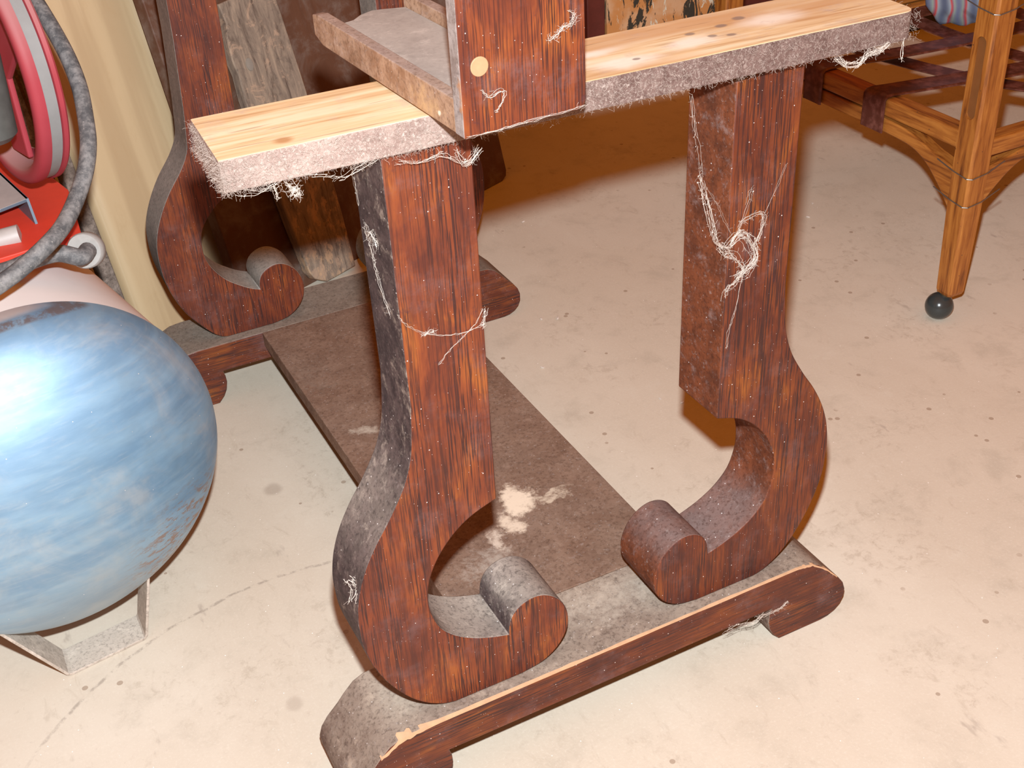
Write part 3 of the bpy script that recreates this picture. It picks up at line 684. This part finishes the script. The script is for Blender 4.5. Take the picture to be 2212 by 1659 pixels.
# wheel
wc = Vector((-.065, .581, .571)); wn_ = Vector((math.cos(3.371), math.sin(3.371), 0))
pul = link('belt_wheel', lathe([(.0, .1225), (.0, .1262), (.004, .1266), (.0085, .1258), (.011, .123), (.0115, .118), (.0105, .1125), (.008, .110), (-.006, .106), (-.008, .101), (-.0085, .094), (-.0105, .094), (-.0105, .106), (-.018, .112), (-.0185, .125), (-.0165, .1268), (-.0125, .1266), (-.0115, .1225), (.0, .1225)], wc, wn_, seg=128), m_redd, comp, smooth=.7)
o = link('drive_belt', lathe([(.0002, .121), (.0, .1248), (-.0112, .1248), (-.0114, .121), (.0002, .121)], wc, wn_, seg=128), m_belt, comp, smooth=.7); o.parent = pul
for k in range(3):
    ang = math.radians(-93 + 120 * k)
    u0 = zz * math.sin(ang) + wn_.cross(zz) * math.cos(ang); s_ = wn_.cross(u0)
    bm = bmesh.new()
    for r0_, r1_, w0, w1 in [(.012, .100, .030, .022)]:
        A = []
        for rr, ww in ((r0_, w0), (r1_, w1)):
            for sg in (-1, 1):
                for dn in (-.006, .0): A.append(bm.verts.new(wc + u0 * rr + s_ * ww * sg + wn_ * dn))
        for q in [(0, 1, 3, 2), (4, 6, 7, 5), (0, 4, 5, 1), (2, 3, 7, 6), (1, 5, 7, 3), (0, 2, 6, 4)]: bm.faces.new([A[i] for i in q])
    o = link('spoke', bm, m_redd, comp, bevel=.002); o.parent = pul
o = link('hub', lathe([(.016, 0), (.016, .012), (.012, .018), (-.012, .020), (-.012, 0)], wc, wn_, seg=32), m_pale, comp, smooth=.6); o.parent = pul
# pump block left of the wheel
bm = lathe([(-.044, 0), (-.044, .018), (-.038, .0235), (.040, .0235), (.045, .018), (.045, 0)], (-.087, .482, .568), (.05, -.05, 1), seg=40)
link('crankcase', bm, m_crank, comp, smooth=.6, bevel=None)
o = link('bracket_arm', box((wc.x - .075, wc.y - .02, wc.z + .012), (wc.x - .020, wc.y + .0, wc.z + .030)), m_pale, comp, bevel=.002)
# saddle channel and bar on the tank shoulder
sp_ = [(-.071, .534), (-.087, .624), (-.175, .640), (-.160, .515), (-.100, .522)]
bm = prism(sp_, .4365, .4400, 'Z'); link('saddle_plate', bm, [m_pale, m_greymetal], comp, bevel=.0006)
bm = bmesh.new()
ep = [Vector(p) for p in [(-.071, .534, .440), (-.087, .624, .440), (-.087, .624, .405), (-.068, .500, .384)]]
off = Vector((-.0025, -.0005, 0)); A = [bm.verts.new(p) for p in ep]; B = [bm.verts.new(p + off) for p in ep]
bm.faces.new(A); bm.faces.new(B[::-1])
for i in range(4): bm.faces.new((A[i], B[i], B[(i + 1) % 4], A[(i + 1) % 4]))
link('saddle_flange', bm, m_greymetal, comp)
link('bar', tube([(-.170, .507, .412), (-.127, .500, .417), (-.090, .494, .421)], .0105, n=20), m_pale, comp, smooth=.8)
# hoses
H = [(-.017, .608, .640), (-.013, .595, .624), (-.009, .571, .611), (-.004, .541, .592), (-.001, .513, .574), (-.001, .486, .555), (-.005, .461, .536), (-.011, .437, .518), (-.022, .417, .500), (-.038, .398, .483), (-.057, .372, .472), (-.076, .351, .467), (-.096, .342, .459), (-.116, .333, .453), (-.140, .328, .448), (-.190, .34, .445)]
o = link('hose', tube(spline(H, 5), .0077, n=16), m_hose, comp, smooth=.8); o['label'] = 'thick looping rubber hose'
H2 = [(-.036, .440, .412), (-.046, .425, .414), (-.064, .430, .421), (-.085, .432, .420), (-.110, .440, .412), (-.140, .450, .407), (-.19, .46, .400)]
o = link('hose', tube(spline(H2, 5), .0085, n=16), m_hose, comp, smooth=.8); o['label'] = 'dark lower hose joined to the round fitting'
fc = Vector((-.037, .452, .407)); fd = (CP - fc); fd = (fd.normalized() + Vector((-.38, 0, -.05))).normalized()
ft = link('fitting', lathe([(-.010, 0), (-.010, .0155), (-.006, .0178), (.004, .0178), (.006, .0165), (.0062, 0)], fc, fd, seg=40), m_disc, comp, smooth=.6); ft['label'] = 'round pale metal fitting'

# ------------------------------------------------------------------ chair frame at the right
cx0, cy0 = 1.104, .400; LW = .0172
chair = thing('chair_frame', 'honey oak chair frame with maroon leather seat straps and a ball caster', 'chair', (1.50, .68, 0))
def octa(cx, cy, w, ch): return [(cx - w + ch, cy - w), (cx + w - ch, cy - w), (cx + w, cy - w + ch), (cx + w, cy + w - ch), (cx + w - ch, cy + w), (cx - w + ch, cy + w), (cx - w, cy + w - ch), (cx - w, cy - w + ch)]
def chair_leg(cx, cy, sx, sy, front=False):
    bm = bmesh.new(); rings = []
    for z, w in ((.043, .0135), (.048, .0150), (.17, .0175), (.24, .0182), (.62, .0182)):
        rings.append([bm.verts.new((a, b, z)) for a, b in octa(cx, cy, w, .0035)])
    for A, B in zip(rings, rings[1:]):
        for k in range(8): bm.faces.new((A[k], A[(k + 1) % 8], B[(k + 1) % 8], B[k]))
    bm.faces.new(rings[0][::-1]); bm.faces.new(rings[-1])
    lg = link('leg', bm, m_hz, chair)
    if front:   # long rounded flute sunk in the outer face
        cb = bmesh.new(); P = []
        for k in range(13): a = math.pi * k / 12; P.append((cy + .0085 * math.cos(a), .412 + .0085 * math.sin(a)))
        for k in range(13): a = math.pi + math.pi * k / 12; P.append((cy + .0085 * math.cos(a), .318 + .0085 * math.sin(a)))
        prism(P, cx - .03, cx - .0182 + .0045, 'X', bm=cb)
        co = link('cutter', cb, m_hz, chair)
        md = lg.modifiers.new('b', 'BOOLEAN'); md.operation = 'DIFFERENCE'; md.object = co; md.solver = 'EXACT'
        bpy.context.view_layer.update(); dg = bpy.context.evaluated_depsgraph_get()
        nm = bpy.data.meshes.new_from_object(lg.evaluated_get(dg)); lg.modifiers.clear(); old = lg.data; lg.data = nm
        bpy.data.objects.remove(co, do_unlink=True)
    if front:
        fb_ = bmesh.new(); prism([(a, b) for a, b in P], cx - .0182 + .0042, cx - .0182 + .0050, 'X', bm=fb_)
        link('flute', fb_, m_groove, chair).parent = lg
    link('caster', lathe([(0.0202 * math.sin(a), .0202 * math.cos(a)) for a in [math.pi * (k / 24 - .5) for k in range(25)]], (cx - .010, cy + .006, .0202), (0, 0, 1), seg=40), m_ball, chair, smooth=1.0).parent = lg
    o = link('caster_socket', lathe([(0, .006), (.012, .010), (.014, .010)], (cx - .004, cy + .002, .033), (0, 0, 1), seg=20), m_brass, chair); o.parent = lg
    return lg
X1, Y1 = 1.93, .965
chair_leg(cx0, cy0, 1, 1, True); chair_leg(cx0, Y1, 1, -1); chair_leg(X1, cy0, -1, 1); chair_leg(X1, Y1, -1, -1)
ZR0, ZR1 = .262, .288
link('seat_rail', box((1.090, cy0 + .017, ZR0), (1.118, Y1 - .017, ZR1)), m_hy, chair, bevel=.003)
link('seat_rail', box((X1 - .014, cy0 + .017, ZR0), (X1 + .014, Y1 - .017, ZR1)), m_hy, chair, bevel=.003)
link('seat_rail', box((cx0 + .017, .388, ZR0 - .01), (X1 - .017, .414, ZR1 - .01)), m_hx, chair, bevel=.003)
link('seat_rail', box((cx0 + .017, Y1 - .014, ZR0), (X1 - .017, Y1 + .014, ZR1)), m_hx, chair, bevel=.003)
# arched aprons under the rails, curving down into the legs
def apron(length):
    top = [(.0, .232), (.016, .236), (.045, .242), (.075, .251), (.105, .2565), (.15, .2585)]
    bot = [(.0, .172), (.012, .186), (.028, .202), (.050, .220), (.075, .232), (.105, .2365), (.15, .238)]
    t_ = [(p.x, p.z) for p in spline([Vector((a, 0, b)) for a, b in top], 4)]; b_ = [(p.x, p.z) for p in spline([Vector((a, 0, b)) for a, b in bot], 4)]
    t2 = [(length - a, b) for a, b in t_][::-1]; b2 = [(length - a, b) for a, b in b_][::-1]
    return t_ + t2, b_ + b2
def apron_bm(length, c0, d0, d1, axis):
    T_, B_ = apron(length); bm = bmesh.new(); rows = []
    # both outlines resampled at common stations
    def at(L_, a):
        for (x0, z0), (x1, z1) in zip(L_, L_[1:]):
            if x0 - 1e-9 <= a <= x1 + 1e-9: return z0 + (z1 - z0) * (a - x0) / max(x1 - x0, 1e-9)
        return L_[-1][1]
    st = sorted({round(a, 5) for a, _ in T_ + B_ if 0 <= a <= length})
    for a in st:
        zt, zb = at(T_, a), at(B_, a)
        f3 = (lambda d, z: (d, c0 + a, z)) if axis == 'X' else (lambda d, z: (c0 + a, d, z))
        rows.append([bm.verts.new(f3(d, z)) for d, z in ((d0, zb), (d1, zb), (d1, zt), (d0, zt))])
    for A, B in zip(rows, rows[1:]):
        for k in range(4): bm.faces.new((A[k], A[(k + 1) % 4], B[(k + 1) % 4], B[k]))
    bm.faces.new(rows[0]); bm.faces.new(rows[-1][::-1])
    return bm
la = Y1 - cy0 - .036
link('apron', apron_bm(la, cy0 + .018, 1.091, 1.113, 'X'), m_hy, chair, bevel=.002, smooth=.6)
lb = X1 - cx0 - .036
link('apron', apron_bm(lb, cx0 + .018, .391, .412, 'Y'), m_hx, chair, bevel=.002, smooth=.6)
link('apron', apron_bm(lb, cx0 + .018, Y1 - .011, Y1 + .011, 'Y'), m_hx, chair, bevel=.002, smooth=.6)
link('apron', apron_bm(la, cy0 + .018, X1 - .011, X1 + .011, 'X'), m_hy, chair, bevel=.002, smooth=.6)
# leather straps: flat bands following a path, sagging over the seat
def band(path, width_dir, w, th=.003):
    bm = bmesh.new(); P = [Vector(p) for p in path]; wd = Vector(width_dir).normalized() * w / 2; rows = []
    for i, p in enumerate(P):
        d = (P[min(i + 1, len(P) - 1)] - P[max(i - 1, 0)]).normalized(); nn = d.cross(wd).normalized() * th / 2
        rows.append([bm.verts.new(p + wd * a + nn * b * (1.0 if abs(a) < .9 else .45)) for a, b in ((-1, -1), (-1, 1), (-.86, 1.6), (-.72, 1), (.72, 1), (.86, 1.6), (1, 1), (1, -1))])
    for A, B in zip(rows, rows[1:]):
        for k in range(8): bm.faces.new((A[k], B[k], B[(k + 1) % 8], A[(k + 1) % 8]))
    bm.faces.new(rows[0]); bm.faces.new(rows[-1][::-1])
    return bm
def strap_x(y, yend, w, sag=.012, z=.2915, x_end=X1 + .0165):
    P = [(1.0865, y, .2375), (1.0865, y, .262), (1.0865, y, .286), (1.0905, y, .2905), (1.100, y, .2915), (1.118, y + (yend - y) * .04, .2910)]
    for k in range(1, 10):
        f_ = k / 10; P.append((1.118 + (x_end - .03 - 1.118) * f_, y + (yend - y) * f_, .291 - sag * 4 * f_ * (1 - f_)))
    P += [(x_end - .03, yend, .2915), (x_end - .006, yend, .2915), (x_end, yend, .286), (x_end, yend, .24)]
    return link('seat_strap', band(P, (0, 1, 0), w), m_leather, chair, smooth=.9)
strap_x(.580, .50, .046); strap_x(.716, .715, .042, .018); strap_x(.86, .90, .042, .02)
def strap_y(x, xend, w, sag=.012, dz=.004):
    P = [(x, cy0 - .014, .24), (x, cy0 - .014, .276), (x, cy0 - .008, .284), (x, cy0 + .016, .286)]
    for k in range(1, 10):
        f_ = k / 10; P.append((x + (xend - x) * f_, cy0 + .016 + (Y1 - cy0 - .03) * f_, .291 - sag * 4 * f_ * (1 - f_) - dz))
    P += [(xend, Y1 - .014, .2915), (xend, Y1 + .012, .2915), (xend, Y1 + .0165, .286), (xend, Y1 + .0165, .24)]
    return link('seat_strap', band(P, (1, 0, 0), w), m_leather, chair, smooth=.9)
strap_y(1.33, 1.20, .040, .020); strap_y(1.45, 1.40, .040, .024); strap_y(1.58, 1.58, .040, .020)
def wrap_wire(z, w, y1=.0):
    P = [(cx0 - w - .001 + .002, cy0 + .045, z + .006), (cx0 - w - .001, cy0 + w * .6, z), (cx0 - w - .001, cy0 - w + .004, z - .003), (cx0 - w + .004, cy0 - w - .001, z - .003), (cx0 + w * .6, cy0 - w - .001, z), (cx0 + .05, cy0 - w + .006, z + .007)]
    return link('wire', tube(P, .0008, n=6), m_wire, chair)
wrap_wire(.232, .0182); wrap_wire(.190, .0178); wrap_wire(.455, .0182)

# things lying on the strapped seat
bm = bmesh.new(); bmesh.ops.create_icosphere(bm, subdivisions=4, radius=1)
from mathutils import noise as mn
for v_ in bm.verts:
    p = v_.co.copy(); k = 1 + .14 * mn.noise(p * 2.1) + .05 * math.sin(7 * math.atan2(p.y, p.x) + 2 * p.z)
    v_.co = Vector((p.x * .070 * k, p.y * .055 * k, max(p.z, -.75) * .062 * k))
o = link('cloth_bundle', bm, m_cloth, mat_world=Matrix.Translation((1.47, .80, .325)), smooth=1.5); tag(o, 'striped red, blue and grey cloth bundle lying on the seat straps', 'cloth')
bm = tube(spline([(1.300, .965, .300), (1.36, .955, .306), (1.42, .935, .303), (1.50, .94, .312), (1.57, .935, .306)], 5), .012, n=12)
for v_ in bm.verts: v_.co += Vector((mn.noise(v_.co * 60), mn.noise(v_.co * 60 + Vector((9, 0, 0))), mn.noise(v_.co * 60 + Vector((0, 9, 0))))) * .003
o = link('stick', bm, m_drift, smooth=1.2); tag(o, 'grey bark covered stick lying along the back of the strapped seat', 'stick'); origin_to(o, (1.43, .945, .30))

# ------------------------------------------------------------------ litter on the floor
def leaf():
    bm = bmesh.new()
    P = [(0, 0), (.010, .012), (.007, .020), (.016, .018), (.022, .030), (.024, .017), (.036, .020), (.028, .010), (.038, .002), (.026, .002), (.024, -.010), (.016, -.003), (.006, -.008)]
    c = bm.verts.new((.018, .006, .006)); V = [bm.verts.new((a, b, .0012 + .003 * ((i * 7) % 3) / 2)) for i, (a, b) in enumerate(P)]
    for i in range(len(V)): bm.faces.new((c, V[i], V[(i + 1) % len(V)]))
    r_ = bmesh.ops.extrude_face_region(bm, geom=list(bm.faces))
    for g in r_['geom']:
        if isinstance(g, bmesh.types.BMVert): g.co.z -= .0006
    return bm
o = link('leaf', leaf(), m_leaf, mat_world=Matrix.Translation((1.137, .272, .0002)) @ Matrix.Rotation(-.35, 4, 'Z')); tag(o, 'dry brown leaf on the floor at the right edge of the view', 'leaf')
def crumb(x, y, s, label, kind_=0):
    bm = bmesh.new(); bmesh.ops.create_icosphere(bm, subdivisions=2, radius=1); rr = random.Random(int(x * 999))
    for v_ in bm.verts: v_.co = Vector((v_.co.x * s * 1.8, v_.co.y * s * .8, (v_.co.z + 1) * s * .45)) * rr.uniform(.75, 1.15)
    o = link('crumb', bm, m_web, mat_world=Matrix.Translation((x, y, .0002)) @ Matrix.Rotation(rr.uniform(0, 3), 4, 'Z'))
    return tag(o, label, 'crumb', group='white crumbs on the concrete')

for x, y, k_, lb in [(.596, .711, .0022, 'white crumb nearer to the left of the two by the back foot rail'), (.618, .699, .0024, 'right one of the two white crumbs by the back foot rail'),
                     (.533, .590, .0020, 'white crumb beside the middle of the long shelf'), (.728, 1.022, .0022, 'white crumb on the floor left of the big shadow edge'),
                     (1.147, .770, .0024, 'white crumb just right of the front right leg'), (1.188, .809, .0020, 'white crumb farthest right, below the chair rail'),
                     (.653, .415, .0022, 'white crumb left of the lower end of the front right leg'), (.632, .438, .0016, 'tiny white crumb beside the slightly larger one left of the right leg')]:
    crumb(x, y, k_, lb)
